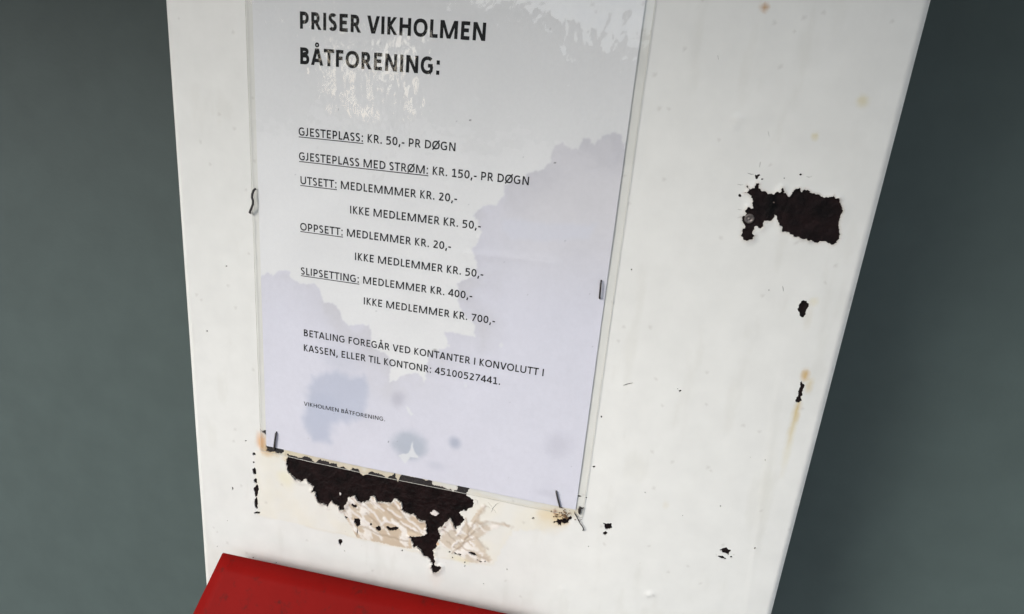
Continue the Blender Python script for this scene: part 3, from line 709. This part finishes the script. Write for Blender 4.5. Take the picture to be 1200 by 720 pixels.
for t_, x0, x1, v, cap, w, un, (y0, y1) in lines:
    print_line(t_, at(x0, y0)[0], at(x1, y1)[0], v, cap, w, 'printed_title' if cap > 6 else 'printed_line', un)

# ------------------------------------------------------------------ staples and wire
M_staple = mat('tarnished_staple', (.055, .053, .052), .45, metal=.25, noise=(1500, .5, 4))
M_wire = mat('blackened_wire', (.035, .030, .028), .55, metal=.4, noise=(1500, .5, 4))
def pix_tube(name, pts, r, mt, seg=8):
    return tube(name, [wp(*at(x, y), n_) for x, y, n_ in pts], r, mt, None, seg)
G = 'staples holding the laminated sheet'
o = pix_tube('staple', [(301.5,221,1.6),(300.6,222.5,2.6),(299.2,227,3.0),(299.0,231,3.1),(300.3,235,3.2),(300.2,239,3.2),(298,244,3.0),(295.5,248.6,2.4),(294.8,249.4,1.2)], .68, M_staple)
tag(o, 'bent staple sprung out of the left edge of the laminated sheet', 'staple', G)
o = pix_tube('staple', [(704.8,328.4,.4),(704.8,328.6,2.4),(704.6,330,2.9),(704,338,3.0),(703.2,347,2.9),(703.1,348.4,2.4),(703.1,348.6,.4)], .50, M_wire)
tag(o, 'straight dark staple in the right edge of the laminated sheet', 'staple', G)
o = pix_tube('staple', [(325.6,505.5,1.3),(325.5,506,2.2),(324.9,512,2.35),(324.0,519,2.25),(322.8,526,1.7),(322.6,527,.2)], 0.62, M_staple)
tag(o, 'grey staple in the lower left corner of the laminated sheet', 'staple', G)
o = pix_tube('staple', [(652.3,574,1.5),(652.4,574.6,2.3),(653.6,579,2.5),(655.2,586,2.4),(656.8,592.4,2.1),(657.2,594,.6)], 0.55, M_staple)
tag(o, 'leaning staple in the lower right corner of the laminated sheet', 'staple', G)
o = pix_tube('wire_end', [(673.5,600.8,.8),(675.4,602.6,1.6),(677,605,2.0),(679,608.5,2.1),(680.7,612,2.0),(682.6,614.4,2.0),(684,617,1.9),(684.1,619,1.6),(683.2,621,.8)], .33, M_wire)
tag(o, 'thin curled black wire below the lower right corner of the sheet', 'wire')
o = pix_tube('wire_end', [(684.6,593.5,1.4),(682,594,2.0),(680.4,592.6,2.0),(679.6,595.5,1.8),(679.4,599,1.6),(679.2,602,.7)], [.2, .45, .8, .95, .8, .3], M_wire)
tag(o, 'short blackened stub just right of the sheet corner', 'wire')
# crumbs of rust round the lower right staple
M_crumb = mat('rust_crumb_brown', (.17, .10, .045), .8, noise=(900, .5, 4))
cr = []
bm = bmesh.new()
for k in range(70):
    x, y = RNG.normal(661, 6.5), RNG.normal(601.5, 3.0); u, v = at(x, y)
    r_ = bmesh.ops.create_icosphere(bm, subdivisions=1, radius=RNG.uniform(.15, .5)/1000)
    for vv in r_['verts']: vv.co = vv.co*RNG.uniform(.7, 1.3)+wp(u, v, 1.0+RNG.uniform(0, .5))
me = bpy.data.meshes.new('rust_crumbs'); bm.to_mesh(me); bm.free()
o = link('rust_crumbs', me, M_crumb, board); o['kind'] = 'stuff'

# ------------------------------------------------------------------ the red box
red = thing('red_box', 'red metal box with a sloping lid fixed under the price list', 'box', wp(75, -260, 40))
M_red = mat('red_enamel', (.20, .0055, .0045), .5, spec=.04, noise=(14, .13, 8), bump=(260, .12, .5))
# scuffs and dark dirt in the red
n = M_red.node_tree; b = n.nodes['Principled BSDF']; src = b.inputs['Base Color'].links[0].from_socket
tc = n.nodes.new('ShaderNodeTexCoord'); nz = n.nodes.new('ShaderNodeTexNoise'); nz.inputs['Scale'].default_value = 75; nz.inputs['Detail'].default_value = 9; nz.inputs['Roughness'].default_value = .7
n.links.new(tc.outputs['Object'], nz.inputs['Vector'])
r = n.nodes.new('ShaderNodeMapRange'); r.inputs['From Min'].default_value = .57; r.inputs['From Max'].default_value = .66; r.inputs['To Max'].default_value = .7
n.links.new(nz.outputs['Fac'], r.inputs['Value'])
mx = n.nodes.new('ShaderNodeMixRGB'); mx.inputs[2].default_value = (.06, .012, .01, 1)
n.links.new(r.outputs[0], mx.inputs[0]); n.links.new(src, mx.inputs[1]); n.links.new(mx.outputs[0], b.inputs['Base Color'])
GAP = 13.0                                      # the box stands a little off the board
bL = np.array(at_n(260.5, 647.6, GAP)); bR = np.array(at_n(600, 720.6, GAP)); e = (bR-bL)/np.hypot(*(bR-bL)); LW = 232.0; LD = 150.0; SL = .77
def lid_point(a, d, k=0.0):                      # a along the hinge edge, d out from the board, k height above the lid
    p = bL+e*a; nrm = math.hypot(1, SL)
    return wp(p[0], p[1]-SL*d+k/nrm, GAP+d+k*SL/nrm)
vs = []; fs = []
na, nd = 24, 16
for j in range(nd+1):
    for i in range(na+1):
        a = LW*i/na; d = LD*j/nd; vs.append(lid_point(a, d, .5*(fbm(np.array([a]), np.array([d]), 50, 4)[0]-.5)))
for j in range(nd):
    for i in range(na): q = j*(na+1)+i; fs.append((q, q+1, q+na+2, q+na+1))
lid = mesh('lid', vs, fs); bm = bmesh.new(); bm.from_mesh(lid)
bmesh.ops.recalc_face_normals(bm, faces=bm.faces); bm.normal_update()
if sum(f.normal.z for f in bm.faces) < 0: bmesh.ops.reverse_faces(bm, faces=bm.faces)
ret = bmesh.ops.extrude_face_region(bm, geom=bm.faces[:])
dn = (lid_point(0, 0, -2.2)-lid_point(0, 0, 0))
for v_ in [g for g in ret['geom'] if isinstance(g, bmesh.types.BMVert)]: v_.co += dn
bmesh.ops.recalc_face_normals(bm, faces=bm.faces)
bmesh.ops.bevel(bm, geom=[ed for ed in bm.edges if len(ed.link_faces) == 2 and ed.calc_face_angle() > 1], offset=.0005, segments=2, affect='EDGES')
bm.to_mesh(lid); bm.free()
link('lid', lid, M_red, red, True)
p0 = lid_point(10, 0, -3); 
vs = []
for a in (9, LW-9):
    for d, k in ((1.5, -2.6), (LD-14, -2.6)): vs.append(lid_point(a, d, k))
    for d in (1.5, LD-14):
        q = bL+e*a; vs.append(wp(q[0], -330, GAP+d))
fs = [(0, 1, 3, 2), (4, 6, 7, 5), (1, 5, 7, 3), (0, 2, 6, 4), (2, 3, 7, 6)]
link('box_body', mesh('box_body', vs, fs), M_red, red)
